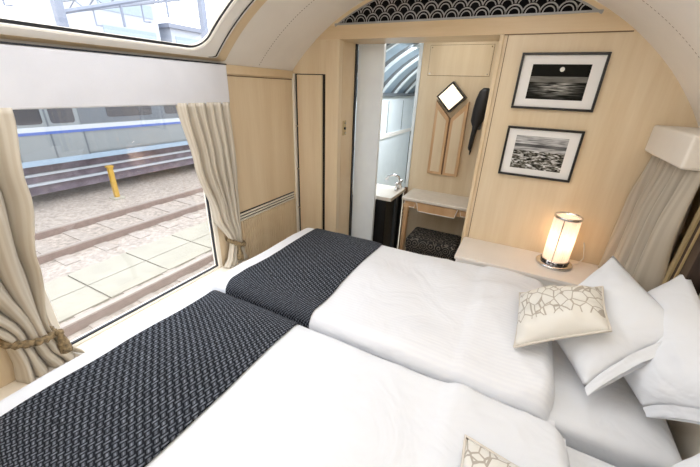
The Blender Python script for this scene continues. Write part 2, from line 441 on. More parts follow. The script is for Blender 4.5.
win2 = empty('window_2', (arc(S_BOT)[0], .55, arc(S_BOT)[1]), kind='structure')
obj('frame', ringmesh(0, CR-.006, .094, CR-.010), M['bright_white'], win2, smooth=True)
obj('frame_groove', ringmesh(.074, CR-.0115, .084, CR-.0115, True), M['rubber'], win2)
obj('frame_border', ringmesh(.094, CR-.012, .168, CR-.006), M['beige_trim'], win2, smooth=True)
obj('frame_reveal', ringmesh(0, CR-.006, -.004, CR+.03), M['cream'], win2, smooth=True)
obj('seal', ringmesh(-.004, CR+.006, -.022, CR+.004), M['rubber'], win2, smooth=True)
bm = B()
grid(bm, 24, 2, lambda u, v: (arc(S_TOP-.02+(S_BOT-S_TOP+.04)*u, CR+.03)[0], SKY_Y0-.02+(SKY_Y1-SKY_Y0+.04)*v, arc(S_TOP-.02+(S_BOT-S_TOP+.04)*u, CR+.03)[1]))
obj('pane', bm, M['glass'], win2, smooth=True)

# ------------------------------------------------------------------ left wall and main window
WY0, WY1, WZ0, WZ1 = .475, 1.405, .44, 1.60
bm = B()
box(bm, -1.80, XL, WY1+.03, YB+.0, 0, 1.775); 
box(bm, -1.80, XL, Y0, WY0-.03, 0, 1.775)
box(bm, -1.80, XL, WY0-.03, WY1+.03, 0, WZ0-.02)
box(bm, -1.80, XL, WY0-.03, WY1+.03, WZ1+.02, 1.775)
struct('wall_left', bm, M['maple_side'])
bm = B(); box(bm, XL, XL+.012, 1.63, YB, 1.70, 1.753)
struct('trim_1', bm, M['beige_trim'], bevel=.003)
struct('trim_2', bx(XL, XL+.002, 1.63, YB, 1.688, 1.694), M['groove'])
win1 = empty('window_1', (-1.78, .7, WZ0), kind='structure')
bm = B()
box(bm, -1.80, -1.745, WY0-.03, WY0, WZ0-.03, WZ1+.03); box(bm, -1.80, -1.745, WY1, WY1+.03, WZ0-.03, WZ1+.03)
box(bm, -1.80, -1.745, WY0, WY1, WZ0-.03, WZ0); box(bm, -1.80, -1.745, WY0, WY1, WZ1, WZ1+.03)
obj('frame', bm, M['cream'], win1, bevel=.004)
bm = B(); e = .008
box(bm, -1.774, -1.766, WY0-.006, WY0, WZ0, WZ1); box(bm, -1.774, -1.760, WY1-e, WY1, WZ0, WZ1)
box(bm, -1.774, -1.760, WY0+e, WY1-e, WZ0, WZ0+e); box(bm, -1.774, -1.760, WY0+e, WY1-e, WZ1-e, WZ1)
obj('seal', bm, M['rubber'], win1)
obj('pane', bx(-1.775, -1.769, WY0, WY1, WZ0, WZ1), M['glass'], win1)
struct('trim_3', bx(XL, -1.43, Y0, 1.60, .30, .43), M['cream'], bevel=.01)

# heater cover on the left wall
ht = empty('heater_cover', (XL, 1.98, .2), 'pale wooden ribbed heater cover with three white vent slats under the left wall panel', 'heater cover')
bm = B(); y = 1.60
while y < 2.30:
    box(bm, XL, XL+.012, y, y+.018, .10, .705); y += .024
rp = obj('ribbed_panel', bm, M['maple_side'], ht)
obj('panel_backing', bx(XL, XL+.003, 1.60, 2.31, .10, .705), M['groove'], rp)
bm = B(); box(bm, XL, XL+.003, 1.60, 2.31, .705, .775); obj('vent_backing', bm, M['black'], ht)
for k in range(3): obj('vent_slat', bx(XL+.001, XL+.016, 1.60, 2.31, .711+k*.022, .721+k*.022), M['cream'], ht, bevel=.002)

# valance over the main window
bm = B(); box(bm, -1.765, -1.70, Y0+.02, 1.625, 1.53, 1.748)
wv = obj('window_valance', bm, M['valance'], bevel=.006)
obj('top_gap', bx(-1.765, -1.6985, Y0+.02, 1.626, 1.748, 1.754), M['rubber'], wv)
tag(wv, 'long pale grey fabric pelmet box above the large train window', 'valance')

# ------------------------------------------------------------------ curtains
def curtain(name, rows, xc, nf, mat, label, seed=0, nv=46, nu=150, axis_sign=1):
    """rows: (z, y0, y1, amp) from top to bottom"""
    def at(v):
        z = rows[0][0]+(rows[-1][0]-rows[0][0])*v
        for a, b in zip(rows, rows[1:]):
            if a[0] >= z >= b[0]-1e-6:
                t = (a[0]-z)/(a[0]-b[0]); t = t*t*(3-2*t)
                return z, a[1]+(b[1]-a[1])*t, a[2]+(b[2]-a[2])*t, a[3]+(b[3]-a[3])*t
        return rows[-1]
    def f(u, v):
        z, y0, y1, am = at(v)
        uu = u+.035*nz(u*5+seed, v*1.5, seed)
        x = xc+axis_sign*am*(2.1*abs(sin(pi*nf*uu))**.8-1.05+.35*sin(2*pi*nf*.47*uu+seed))
        return (x, y0+(y1-y0)*u+.008*nz(u*9, v*4, seed+3), z)
    bm = B(); grid(bm, nu, nv, f, lambda u, v: (u*nf*.6, v))
    o = obj(name, bm, mat, smooth=True, solid=.004)
    return tag(o, label, 'curtain')

curtain('window_curtain', [(1.54, 1.25, 1.61, .022), (1.2, 1.295, 1.61, .030), (.85, 1.385, 1.60, .030), (.60, 1.49, 1.585, .022), (.5, 1.46, 1.60, .024), (.435, 1.41, 1.63, .028)],
        -1.70, 6, M['curtain'], 'beige pleated curtain tied back at the far end of the train window', 2)
curtain('window_curtain', [(1.54, -.06, .555, .03), (1.25, .0, .515, .040), (.95, .12, .462, .042), (.64, .285, .42, .030), (.54, .285, .445, .030), (.435, .27, .50, .034)],
        -1.69, 4.5, M['curtain'], 'beige curtain gathered by a braided rope at the near end of the train window', 5)

def tieback(y0, y1, z, xc, label, tassel_y):
    t = empty('curtain_tieback', (xc, (y0+y1)/2, z), label, 'tieback', 'curtain tiebacks')
    bm = B(); cy, ry = (y0+y1)/2, (y1-y0)/2+.012
    pts = [(xc+.05*cos(a), cy+ry*sin(a), z-.012*cos(a*1)-.028*sin(a)) for a in [2*pi*k/36 for k in range(37)]]
    tube(bm, pts, .012, 8, [.016+.004*sin(k*2.6) for k in range(37)])
    obj('rope', bm, M['rope'], t, smooth=True)
    bm = B(); p = Vector((xc+.05, tassel_y, z-.03))
    lathe(bm, [(.001, .022), (.014, .018), (.017, .005), (.011, -.008), (.014, -.02), (.021, -.05), (.024, -.095), (.001, -.1)], p, 14)
    obj('tassel', bm, M['rope'], t, smooth=True)
tieback(.285, .415, .635, -1.69, 'braided beige rope tieback with tassel on the near curtain beside the bed', .435)
tieback(1.495, 1.585, .60, -1.70, 'beige rope tieback on the curtain at the far end of the train window', 1.52)

# ------------------------------------------------------------------ back wall
def arcpts(r, ta, tb, n=40): return [arc(ta+(tb-ta)*k/n, r) for k in range(n+1)]
R2 = CR+.014
def ang(z, side, r=R2):
    a = math.asin((z-CZ)/r); return a if side > 0 else pi-a
ZL = 1.96
bm = B()
# right section
tr = ang(1.47, 1); tl = ang(ZL, 1)
prism(bm, [(-.254, 0), (.80, 0), (.80, 1.40)]+arcpts(R2, tr, tl, 20)+[(-.254, ZL)], 'y', YB, YB+.05)
struct('wall_back', bm, M['maple'])
bm = B()
ZT = 2.046
prism(bm, arcpts(R2, ang(ZL, 1), ang(ZT, 1), 6)+arcpts(R2, ang(ZT, -1), ang(ZL, -1), 6), 'y', YB-.004, YB+.28)
struct('trim_4', bm, M['maple_h'])
struct('trim_5', bx(-.254, arcx(ZL, 1)-.01, YB-.0055, YB, ZL-.004, ZL+.001), M['groove'])
# panel over the wardrobe
bm = B(); prism(bm, [(-1.80, 1.735), (-1.44, 1.735), (-1.44, ZL)]+arcpts(R2, ang(ZL, -1), ang(1.735, -1), 12), 'y', YB, YB+.05)
struct('wall_back_corner', bm, M['maple'])
struct('trim_6', bx(-1.44, -1.322, YB-.006, YB+.05, 0, ZL), M['maple'], bevel=.003)
struct('trim_7', bx(-.256, -.232, YB-.014, YB+.30, 0, ZL), M['beige_trim'], bevel=.004)
struct('trim_8', bx(-.215, -.211, YB-.002, YB, 0.68, ZL), M['groove'])
# arched transom with overlapping wave scales
tp = empty('trim_9', (-.53, YB, ZT), kind='structure')
bm = B(); ri = 1.551
prism(bm, arcpts(ri, ang(ZT, 1, ri), ang(ZT, -1, ri), 50), 'y', YB-.002, YB+.05)
obj('black_panel', bm, M['transom_black'], tp)
bm = B()
a0, a1 = ang(ZT, 1), ang(ZT, -1); b0, b1 = ang(ZT, 1, ri-.004), ang(ZT, -1, ri-.004)
n = 60; A = arcpts(R2, a0, a1, n); C = arcpts(ri-.004, b0, b1, n)
for i in range(n):
    q = [A[i], A[i+1], C[i+1], C[i]]
    prism(bm, q, 'y', YB-.008, YB+.05)
obj('arch_border', bm, M['beige_trim'], tp)
bm = B()
def strip2(P, Q, y):
    for i in range(len(P)-1):
        if P[i] and P[i+1]:
            bm.faces.new([bm.verts.new((p[0], y, p[1])) for p in (P[i], P[i+1], Q[i+1], Q[i])])
PX, PZ, RO = .0865, .0433, .0475
rows = 6
def centers(j):
    return [(-1.42+(k+(.5 if j % 2 else 0))*PX, ZT+.012+(j)*PZ) for k in range(-2, 24)]
for j in range(rows):
    low = centers(j-1) if j else []
    for (cx, cz) in centers(j):
        for (ra, rb) in ((RO, RO-.0075), (RO-.0165, RO-.0225)):
            P, Q = [], []
            for k in range(37):
                a = radians(-40+260*k/36)
                p = (cx+ra*cos(a), cz+ra*sin(a)); q = (cx+rb*cos(a), cz+rb*sin(a))
                ok = q[1] > ZT+.008 and p[1] > ZT+.008 and math.hypot(p[0]-CX, p[1]-CZ) < ri-.010
                for l in low:
                    if math.hypot(p[0]-l[0], p[1]-l[1]) < RO: ok = False
                P.append(p if ok else None); Q.append(q)
            strip2(P, Q, YB-.006)
b0, b1 = ang(ZT, 1, ri-.003), ang(ZT, -1, ri-.003)
P = arcpts(ri-.004, b0, b1, 60); Q = [(CX+(p[0]-CX)*.9935, CZ+(p[1]-CZ)*.9935) for p in P]
strip2(P, Q, YB-.0065)
box(bm, P[-1][0], P[0][0], YB-.009, YB-.003, ZT, ZT+.011)
obj('wave_lattice', bm, M['silver'], tp)

# wardrobe in the left corner
wd = empty('wardrobe', (-1.6, YB, 0), 'narrow pale wood wardrobe in the far left corner with dark slots beside its door', 'wardrobe')
bm = B(); box(bm, XL, -1.44, YB+.01, YB+.3, 0, 1.735); obj('carcass', bm, M['black'], wd)
obj('side_post', bx(XL, -1.728, YB-.012, YB+.02, 0, 1.735), M['cream'], wd, bevel=.003)
dr = obj('door', bx(-1.700, -1.470, YB-.012, YB+.012, .02, 1.728), M['maple'], wd, bevel=.003)
for zz in (.62, .98, 1.34): obj('hinge', bx(-1.728, -1.698, YB-.006, YB+.011, zz-.006, zz+.006), M['chrome'], dr)

# jamb with switch plate, sliding door
struct('wall_jamb', bx(-1.44, -1.322, YB+.05, 2.63, 0, ZL+.02), M['beige_trim'])
struct('trim_10', bx(-1.324, -1.314, 2.60, 2.632, 0, ZL), M['black'])
sw = empty('switch_plate', (-1.322, 2.446, 1.347), 'small metal switch plate with dark knob on the door jamb', 'switch plate')
obj('plate', bx(-1.322, -1.318, 2.42, 2.475, 1.29, 1.405), M['gold'], sw, bevel=.002)
for zz, r in ((1.385, .006), (1.345, .010), (1.31, .006)):
    bm = B(); lathe(bm, [(r, 0), (r, .01), (.001, .011)], (0, 0, 0), 14); bmesh.ops.rotate(bm, verts=bm.verts[:], matrix=Matrix.Rotation(pi/2, 3, 'Y')); bmesh.ops.translate(bm, verts=bm.verts[:], vec=(-1.318, 2.447, zz))
    obj('knob', bm, M['black'] if zz == 1.345 else M['chrome'], sw)
d1 = struct('door_1', bx(-1.312, -1.095, 2.632, 2.665, .02, ZL+.01), M['frost'], bevel=.004)
obj('edge_strip', bx(-1.099, -1.0925, 2.631, 2.666, .02, ZL+.01), M['frost'], d1)

# ------------------------------------------------------------------ vestibule beyond the doorway
YV, YE = 3.10, 6.6
struct('floor', bx(-1.9, .9, Y0, YE, -.05, 0), M['carpet'])
struct('floor_tiles', bx(-1.75, .78, 2.40, YE, 0, .006), M['tile'])
bm = B(); box(bm, -1.80, XL, YB+.31, YE, 0, 1.57)
struct('wall_left_vestibule', bm, M['cool_white'])
struct('trim_11', bx(XL, XL+.05, YB+.31, YE, 1.56, 1.60), M['train_grey'])
for zz in (1.02,): struct('trim_12', bx(XL, XL+.02, 2.7, YE, zz, zz+.05), M['white_paint'])
for yy in (4.5, 5.1):
    struct('trim_13', bx(XL, XL+.003, yy, yy+.012, 1.08, 1.5), M['train_grey'])
bm = B(); n = 26
ta, tb = radians(20), radians(147)
for i in range(n):
    t0, t1 = ta+(tb-ta)*i/n, ta+(tb-ta)*(i+1)/n
    q = [arc(t0, 1.50), arc(t1, 1.50), arc(t1, 1.53), arc(t0, 1.53)]
    prism(bm, q, 'y', YB+.31, YE)
cv = struct('ceiling_vestibule', bm, M['train_grey'])  # dark grey left bare before each pale rib paints in its shadow
bm = B(); bd = B(); y = 2.75
while y < YE:
    for i in range(n):
        t0, t1 = ta+(tb-ta)*i/n, ta+(tb-ta)*(i+1)/n
        prism(bm, [arc(t0, 1.475), arc(t1, 1.475), arc(t1, 1.50), arc(t0, 1.50)], 'y', y, y+.05)
        prism(bd, [arc(t0, 1.490), arc(t1, 1.490), arc(t1, 1.50), arc(t0, 1.50)], 'y', y+.05, y+.34)
    y += .50
obj('pale_rib', bm, M['cool_white'], cv, smooth=False)
M['rib_blue'] = plain('rib_blue', rgb('8CA0B0'), .35, var=.05)
obj('blue_band', bd, M['rib_blue'], cv)
struct('wall_right_far', bx(XR, XR+.05, YB+.05, YE, 0, 1.6), M['cool_white'])
struct('wall_end', bx(-1.9, .9, YE, YE+.05, 0, 2.4), M['cool_white'])
struct('wall_right_vestibule', bx(-.231, -.19, YB+.05, YV, 0, 2.3), M['niche'])
struct('wall_vanity', bx(-.932, -.19, YV, YV+.05, 0, 2.3), M['niche'], bevel=.004)
struct('trim_14', bx(-.962, -.932, YV-.01, YV+.07, .76, 2.3), M['cool_white'], bevel=.004)
struct('trim_17', bx(-.962, -.932, YV-.01, YV+.07, 0, .76), M['groove'])
struct('trim_15', bx(-.966, -.962, YV-.012, YV+.07, .8, 1.3), M['black'])

# access hatch in the niche wall
hp = empty('access_panel', (-.61, YV, 1.77), 'flat wooden access hatch with corner screws above the wall light in the niche', 'access panel')
obj('gap_line', bx(-.868, -.362, YV-.001, YV, 1.768, 1.998), M['groove'], hp)
obj('panel', bx(-.865, -.365, YV-.004, YV-.0005, 1.771, 1.995), M['niche'], hp)
for sx in (-.85, -.38):
    for sz in (1.785, 1.98):
        bm = B(); lathe(bm, [(.006, 0), (.006, .003)], (0, 0, 0), 10); bmesh.ops.rotate(bm, verts=bm.verts[:], matrix=Matrix.Rotation(pi/2, 3, 'X')); bmesh.ops.translate(bm, verts=bm.verts[:], vec=(sx, YV-.004, sz))
        obj('screw', bm, M['chrome'], hp)

# wall light: tilted square lamp over a wooden vee
sc = empty('wall_light', (-.613, YV, 1.3), 'lit diamond shaped wall lamp on a wooden vee shaped mount above the writing desk', 'wall light')
XC = -.613
for s in (-1, 1):
    o0, o1 = XC+s*.006, XC+s*.137
    bm = B(); prism(bm, [(o0, .94), (o1, .94), (o1, 1.577), (o0, 1.437)], 'y', YV-.045, YV)
    bd = obj('mount_panel', bm, M['warm_wood'], sc, bevel=.004)
    i0, i1 = XC+s*.030, XC+s*.112
    bm = B(); prism(bm, [(i0, .965), (i1, .965), (i1, 1.50), (i0, 1.415)], 'y', YV-.049, YV-.04)
    obj('inlay', bm, M['niche'], bd)
obj('centre_groove', bx(XC-.006, XC+.006, YV-.03, YV, .94, 1.437), M['groove'], sc)
def diamond(h, y0, y1, cz=1.606): 
    xd = XC-.012
    bm = B(); prism(bm, [(xd, cz-h), (xd+h, cz), (xd, cz+h), (xd-h, cz)], 'y', y0, y1); return bm
obj('lamp_frame', diamond(.122, YV-.075, YV-.0), M['black'], sc)
lg = obj('lamp_glass', diamond(.100, YV-.085, YV-.07), M['sconce_glow'], sc)

# telephone handset
ph = empty('wall_telephone', (-.36, YV, 1.2), 'black wall telephone handset hanging right of the diamond lamp', 'telephone')
bm = B(); pr = [(1.19, .010, .016), (1.21, .018, .022), (1.28, .020, .024), (1.38, .022, .026), (1.43, .050, .03), (1.52, .056, .034), (1.60, .054, .032), (1.66, .044, .026), (1.685, .02, .012)]
rings = []
for k, (z, w, d) in enumerate(pr):
    xo = -.405+.042*(max(0, z-1.2)/.47)**1.2
    rings.append([bm.verts.new((xo+w*cos(2*pi*i/16), YV-.055-d*sin(2*pi*i/16), z)) for i in range(16)])
for a, b in zip(rings, rings[1:]):
    for i in range(16): bm.faces.new((a[i], a[(i+1) % 16], b[(i+1) % 16], b[i]))
bm.faces.new(rings[0]); bm.faces.new(rings[-1])
obj('handset', bm, M['black'], ph, smooth=True)
obj('cradle', bx(-.42, -.35, YV-.04, YV, 1.36, 1.45), M['train_grey'], ph, bevel=.008)
bm = B(); tube(bm, [(-.40, YV-.05, 1.195), (-.402, YV-.03, 1.15), (-.40, YV-.012, 1.165), (-.397, YV-.006, 1.30)], .005, 6)
obj('cord', bm, M['black'], ph, smooth=True)

# writing desk
dk = empty('writing_desk', (-.58, 2.93, 0), 'small writing desk with pale stone top and wooden drawer in the niche', 'desk')
obj('desk_top', bx(-.875, -.232, 2.755, YV, .735, .762), M['marble'], dk, bevel=.006)
obj('apron', bx(-.855, -.24, 2.785, YV, .665, .735), M['warm_wood'], dk)
drw = B(); prism(drw, [(-.735, .728), (-.375, .728), (-.395, .650), (-.715, .650)], 'y', 2.768, 2.80)
dd = obj('drawer', drw, M['warm_wood'], dk)
bm = B()
for pl in ([(-.735, .728), (-.715, .650), (-.395, .650), (-.375, .728)], [(-.85, .728), (-.85, .672), (-.76, .672), (-.745, .728), (-.85, .728)], [(-.262, .728), (-.262, .672), (-.345, .672), (-.36, .728), (-.262, .728)]):
    tube(bm, [(p[0], 2.766 if len(pl) == 4 else 2.784, p[1]) for p in pl], .0045, 6)
obj('white_beading', bm, M['white_paint'], dd)
bm = B(); c = (-.835, 2.80, 0)
lathe(bm, [(.018, 0), (.020, .03), (.024, .3), (.027, .52), (.024, .56), (.032, .575), (.024, .595), (.033, .61), (.026, .63), (.034, .655), (.034, .69), (.02, .70)], c, 20)
obj('leg', bm, M['warm_wood'], dk, smooth=True)
bm = B(); lathe(bm, [(.018, 0), (.020, .03), (.024, .3), (.027, .52), (.024, .56), (.032, .575), (.026, .63), (.034, .655), (.034, .69)], (-.265, 2.80, 0), 20)
obj('leg', bm, M['warm_wood'], dk, smooth=True)

# stool
st = empty('footstool', (-.53, 2.77, 0), 'square dark patterned upholstered stool tucked under the writing desk', 'stool')
bm = B(); box(bm, -.755, -.31, 2.60, 2.92, .33, .45)
obj('cushion', bm, M['stool'], st, bevel=.03, seg=4, smooth=True)
bm = B(); box(bm, -.745, -.32, 2.61, 2.91, .07, .34); obj('skirt', bm, M['stool'], st, bevel=.012)
for sx in (-.72, -.345):
    for sy in (2.64, 2.88): obj('foot', bx(sx-.02, sx+.02, sy-.02, sy+.02, 0.006, .075), M['dark_brown'], st)

# wash counter behind the sliding door
wc = empty('wash_counter', (-1.35, 2.9, 0), 'washstand with pale stone counter over black cabinet beyond the doorway', 'washstand')
obj('counter_top', bx(XL, -.95, 2.69, 3.09, .715, .75), M['marble'], wc, bevel=.005)
obj('cabinet', bx(XL, -1.0, 2.70, 3.08, .02, .715), M['black'], wc, bevel=.004)
obj('leg', bx(-.995, -.965, 3.03, 3.07, .006, .715), M['black'], wc)
obj('pipe_cover', bx(-1.0, -.985, 2.93, 2.97, .006, .715), M['pipe_grey'], wc)
fc = empty('faucet', (-1.0, 3.0, .75), 'chrome basin tap with two handles on the washstand counter', 'faucet')
bm = B(); tube(bm, [(-1.0, 3.02, .75), (-1.0, 3.02, .84), (-1.01, 3.01, .875), (-1.05, 2.99, .89), (-1.10, 2.97, .875), (-1.12, 2.965, .84)], .012, 10); obj('spout', bm, M['chrome'], fc, smooth=True)
for dy in (-.07, .045):
    bm = B(); lathe(bm, [(.02, 0), (.018, .02), (.009, .03), (.009, .06), (.022, .065), (.022, .08), (.002, .085)], (-1.0, 3.02+dy, .75), 14); obj('handle', bm, M['chrome'], fc, smooth=True)

# ------------------------------------------------------------------ framed photographs
def picture(x0, x1, z0, z1, ins, mat, label):
    y = YB; p = empty('framed_photograph', ((x0+x1)/2, y, z0), label, 'framed photograph')
    w = .013
    bm = B()
    box(bm, x0, x1, y-.024, y-.001, z1-w, z1); box(bm, x0, x1, y-.024, y-.001, z0, z0+w)
    box(bm, x0, x0+w, y-.024, y-.001, z0+w, z1-w); box(bm, x1-w, x1, y-.024, y-.001, z0+w, z1-w)
    obj('frame', bm, M['black'], p, bevel=.002)
    obj('mount', bx(x0+w, x1-w, y-.012, y-.002, z0+w, z1-w), M['print_mat'], p)
    a, b, c, d = ins
    bm = B(); grid(bm, 1, 1, lambda u, v: (a+(b-a)*u, y-.0135, c+(d-c)*v))
    obj('print', bm, mat, p)
picture(-.117, .301, 1.572, 1.866, (-.05, .234, 1.627, 1.808), M['moon_print'], 'upper black framed photograph of a moon over the sea')
picture(-.108, .295, 1.172, 1.470, (-.048, .231, 1.222, 1.420), M['shore_print'], 'lower black framed photograph of a rocky shore')

# ------------------------------------------------------------------ right wall
struct('wall_right', bx(XR, XR+.05, Y0, YB+.05, 0, 1.52), M['maple'])
struct('wall_near', bx(-1.9, .9, Y0-.05, Y0, 0, 2.35), M['maple'])
bm = B(); box(bm, .585, .78, 1.80, 2.345, 1.392, 1.528)
tag(obj('window_valance', bm, M['valance_warm'], bevel=.012, seg=3), 'small cream pelmet box over the curtain in the far right corner', 'valance')
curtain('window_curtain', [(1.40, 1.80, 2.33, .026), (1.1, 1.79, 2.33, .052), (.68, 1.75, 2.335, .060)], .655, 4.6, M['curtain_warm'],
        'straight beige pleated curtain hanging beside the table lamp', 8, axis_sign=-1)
hb = empty('headboard', (.74, .9, 0), 'cream padded headboard with dark brown and gold end post behind the pillows', 'headboard')
obj('pad', bx(.742, .775, Y0+.05, 1.62, .45, 1.42), M['cream'], hb, bevel=.02, seg=3)
obj('end_post', bx(.695, .775, 1.635, 1.79, .61, 1.46), M['dark_brown'], hb, bevel=.004)
for yy, ww in ((1.748, .034), (1.70, .008)): obj('gold_strip', bx(.688, .70, yy, yy+ww, .61, 1.46), M['gold'], hb)

# bench behind the far bed
bn = empty('bench', (.2, 2.2, 0), 'cream wooden bench shelf along the far wall carrying the table lamp', 'bench')
obj('bench_top', bx(-.24, .78, 2.0, YB-.001, .655, .68), M['bench_top'], bn, bevel=.004)
obj('bench_front', bx(-.23, .78, 2.008, YB-.001, .006, .655), M['white_paint'], bn)

# table lamp
LX, LY, LZ = .330, 2.215, .68
tl_ = empty('table_lamp', (LX, LY, LZ), 'lit cylindrical pleated white table lamp with chrome rings on the bench', 'table lamp')
bm = B(); lathe(bm, [(.098, 0), (.102, .004), (.102, .014), (.096, .018), (.06, .018), (.03, .02)], (LX, LY, LZ), 40); obj('base', bm, M['chrome'], tl_, smooth=True)
bm = B(); lathe(bm, [(.073, 0), (.075, .002), (.075, .02), (.071, .022)], (LX, LY, LZ+.02), 40); cr = obj('lower_ring', bm, M['chrome'], tl_, smooth=True)
for k in range(10):
    a = 2*pi*k/10; bm = B(); box(bm, -.017, .017, -.002, .002, -.006, .006)
    bmesh.ops.rotate(bm, verts=bm.verts[:], matrix=Matrix.Rotation(a+pi/2, 3, 'Z')); bmesh.ops.translate(bm, verts=bm.verts[:], vec=(LX+.075*cos(a), LY+.075*sin(a), LZ+.031)); obj('slot', bm, M['black'], cr)
bm = B()
grid(bm, 144, 4, lambda u, v: (LX+(.069+.0022*cos(2*pi*36*u))*cos(2*pi*u), LY+(.069+.0022*cos(2*pi*36*u))*sin(2*pi*u), LZ+.042+.27*v), lambda u, v: (u*3, v))
obj('shade', bm, M['shade'], tl_, smooth=True)
bm = B(); pf = [(.073, .0), (.075, .002), (.075, .014), (.073, .016), (.068, .016), (.068, 0), (.073, 0)]
n = 40; rings = [[bm.verts.new((LX+r*cos(2*pi*i/n), LY+r*sin(2*pi*i/n), LZ+.308+z)) for i in range(n)] for r, z in pf]
for a, b in zip(rings, rings[1:]):
    for i in range(n): bm.faces.new((a[i], a[(i+1) % n], b[(i+1) % n], b[i]))
obj('top_ring', bm, M['chrome'], tl_, smooth=True)
bm = B(); tube(bm, [(LX-.023, LY-.0735, LZ+.03), (LX-.023, LY-.0735, LZ+.32)], .0028, 8); obj('rod', bm, M['chrome'], tl_)
bm = B(); bmesh.ops.create_uvsphere(bm, u_segments=16, v_segments=10, radius=.022, matrix=Matrix.Translation((LX, LY, LZ+.13))); obj('bulb', bm, M['bulb'], tl_, smooth=True)
bm = B(); lathe(bm, [(.014, 0), (.014, .09), (.01, .1)], (LX, LY, LZ+.018), 14); obj('socket', bm, M['plastic_white'], tl_)
bm = B(); tube(bm, [(LX+.09, LY+.02, LZ+.012), (LX+.13, LY+.05, LZ+.012), (LX+.16, LY+.09, LZ+.04), (LX+.15, LY+.125, LZ+.10), (LX+.14, LY+.143, LZ+.14)], .0035, 6); obj('cord', bm, M['plastic_white'], tl_, smooth=True)

# ------------------------------------------------------------------ beds
XF, XH = -1.42, .69
def sm(a, b, x):
    t = min(1, max(0, (x-a)/(b-a))); return t*t*(3-2*t)
def edge(d, r):                      # quarter-round fall-off: 0 at the edge (d=0) to 1 for d>=r
    if d >= r: return 1
    if d <= 0: return 0
    return sqrt(max(0, 1-((r-d)/r)**2))
def duvet_h(x, y, ya, yb, zt, zl, seed, xe):
    """height of duvet top: zt crown, zl bottom edge"""
    e = min(edge(x-(XF-.02), .10), edge(xe-x, .06))
    ey = min(edge(y-ya, .07), edge(yb-y, .07))
    w = .018*nz(x*2.2+seed, y*2.6, seed)+.008*nz(x*5.5, y*4.5, seed+9)+.004*abs(nz(x*9+y*4, y*7-x*3, seed+2))
    # pulls and creases running away from the pillow end
    q = nz(x*1.6+y*1.1, y*3.4-x*1.2, seed+5); w += .011*exp(-abs(q)*7)*sm(-.75, -.1, x)
    q = nz(x*2.6-y*1.3, y*2.2+x*2.4, seed+21); w += .008*exp(-abs(q)*7)*sm(-.6, 0, x)
    w += .006*sin((x*5.2+y*8+seed)+2.2*nz(x*1.7, y*1.9, seed))*sm(-.8, -.2, x)
    fold = .016*sm(-.06, -.03, x+.03*nz(y*2.2, seed))   # turned-down band towards the head
    h = zt+w+fold
    return zl+(h-zl)*e*ey
def spaced(a, b, n, c):
    """n+1 samples a..b, denser at both ends"""
    out = []
    for i in range(n+1):
        t = i/n; t = t+(-sin(2*pi*t)/(2*pi))*c
        out.append(a+(b-a)*t)
    return out
def edge_out(u): return u
def bed(ya, yb, zt, xe, seed, which, rx, dl, rl):
    yc = (ya+yb)/2
    b = empty('bed', (-.35, yc, 0), which+' single bed with white fitted sheet', 'bed')
    obj('mattress', bx(XF+.03, XH, ya+.018, yb-.014, .30, .600), M['sheet'], b, bevel=.045, seg=4, smooth=True)
    obj('base', bx(XF+.05, XH, ya+.02, yb-.02, .006, .30), M['white_paint'], b)
    xs = spaced(XF-.02, xe, 100, .85); ys = spaced(ya, yb, 60, .85)
    zl = .585
    bm = B(); nx, ny = 102, 60
    def f(u, v):
        i = round(u*nx); j = round(v*ny)
        y = ys[j]
        if i == 0: return (XF-.022, y, .42)
        if i == nx: return (xe+.002, y, .575)
        x = xs[i-1]
        cv = 0
        # rounded corners at the head side
        hz = duvet_h(x, y, ya, yb, zt, zl, seed, xe-.05*(1-min(edge(y-ya, .16), edge(yb-y, .16))))
        # the foot end hangs down
        if x < XF+.08 : hz = .42+(hz-.42)*edge(x-(XF-.025), .105)
        return (x, y, hz)
    grid(bm, nx, ny, f)
    for v in bm.verts:
        if abs(v.co.y-yb) < 1e-6 and v.co.x < -.26 and which.startswith('far'): v.co.z = min(v.co.z, .45); v.co.y = yb+.004
    tag(obj('duvet', bm, M['damask'] if which.startswith('far') else M['linen'], smooth=True), dl, 'duvet', 'white duvets')
    # runner across the foot
    xr = [rx[0]+(rx[1]-rx[0])*i/60 for i in range(61)]
    bm = B(); nx2 = 60
    far = which.startswith('far')
    def g(u, v):
        i = round(u*nx2); j = round(v*(ny+2))
        x = xr[i]
        if j == 0: y, dz = ya-.004, -.05
        elif j == ny+2: y, dz = yb+.008, -.10
        else: y, dz = ys[j-1], 0
        yy = min(yb, max(ya, y))
        hz = duvet_h(x, yy, ya, yb, zt, zl, seed, xe)
        if x < XF+.08: hz = .42+(hz-.42)*edge(x-(XF-.025), .105)
        return (x+.012*nz(yy*3, seed), y, hz+.009+dz)
    grid(bm, nx2, ny+2, g, lambda u, v: (u*(rx[1]-rx[0]), v*(yb-ya)))
    tag(obj('bed_runner', bm, M['runner'], smooth=True, solid=.004), rl, 'bed runner', 'black bed runners')
bed(1.035, 2.005, .655, .315, 1.3, 'far', (-1.268, -.722), 'white duvet smoothed over the far bed beside the doorway', 'black zigzag woven runner across the foot of the far bed')
bed(.02, 1.005, .660, .345, 6.1, 'near', (-1.272, -.735), 'white duvet smoothed over the near bed in the foreground', 'black zigzag woven runner across the foot of the near bed')

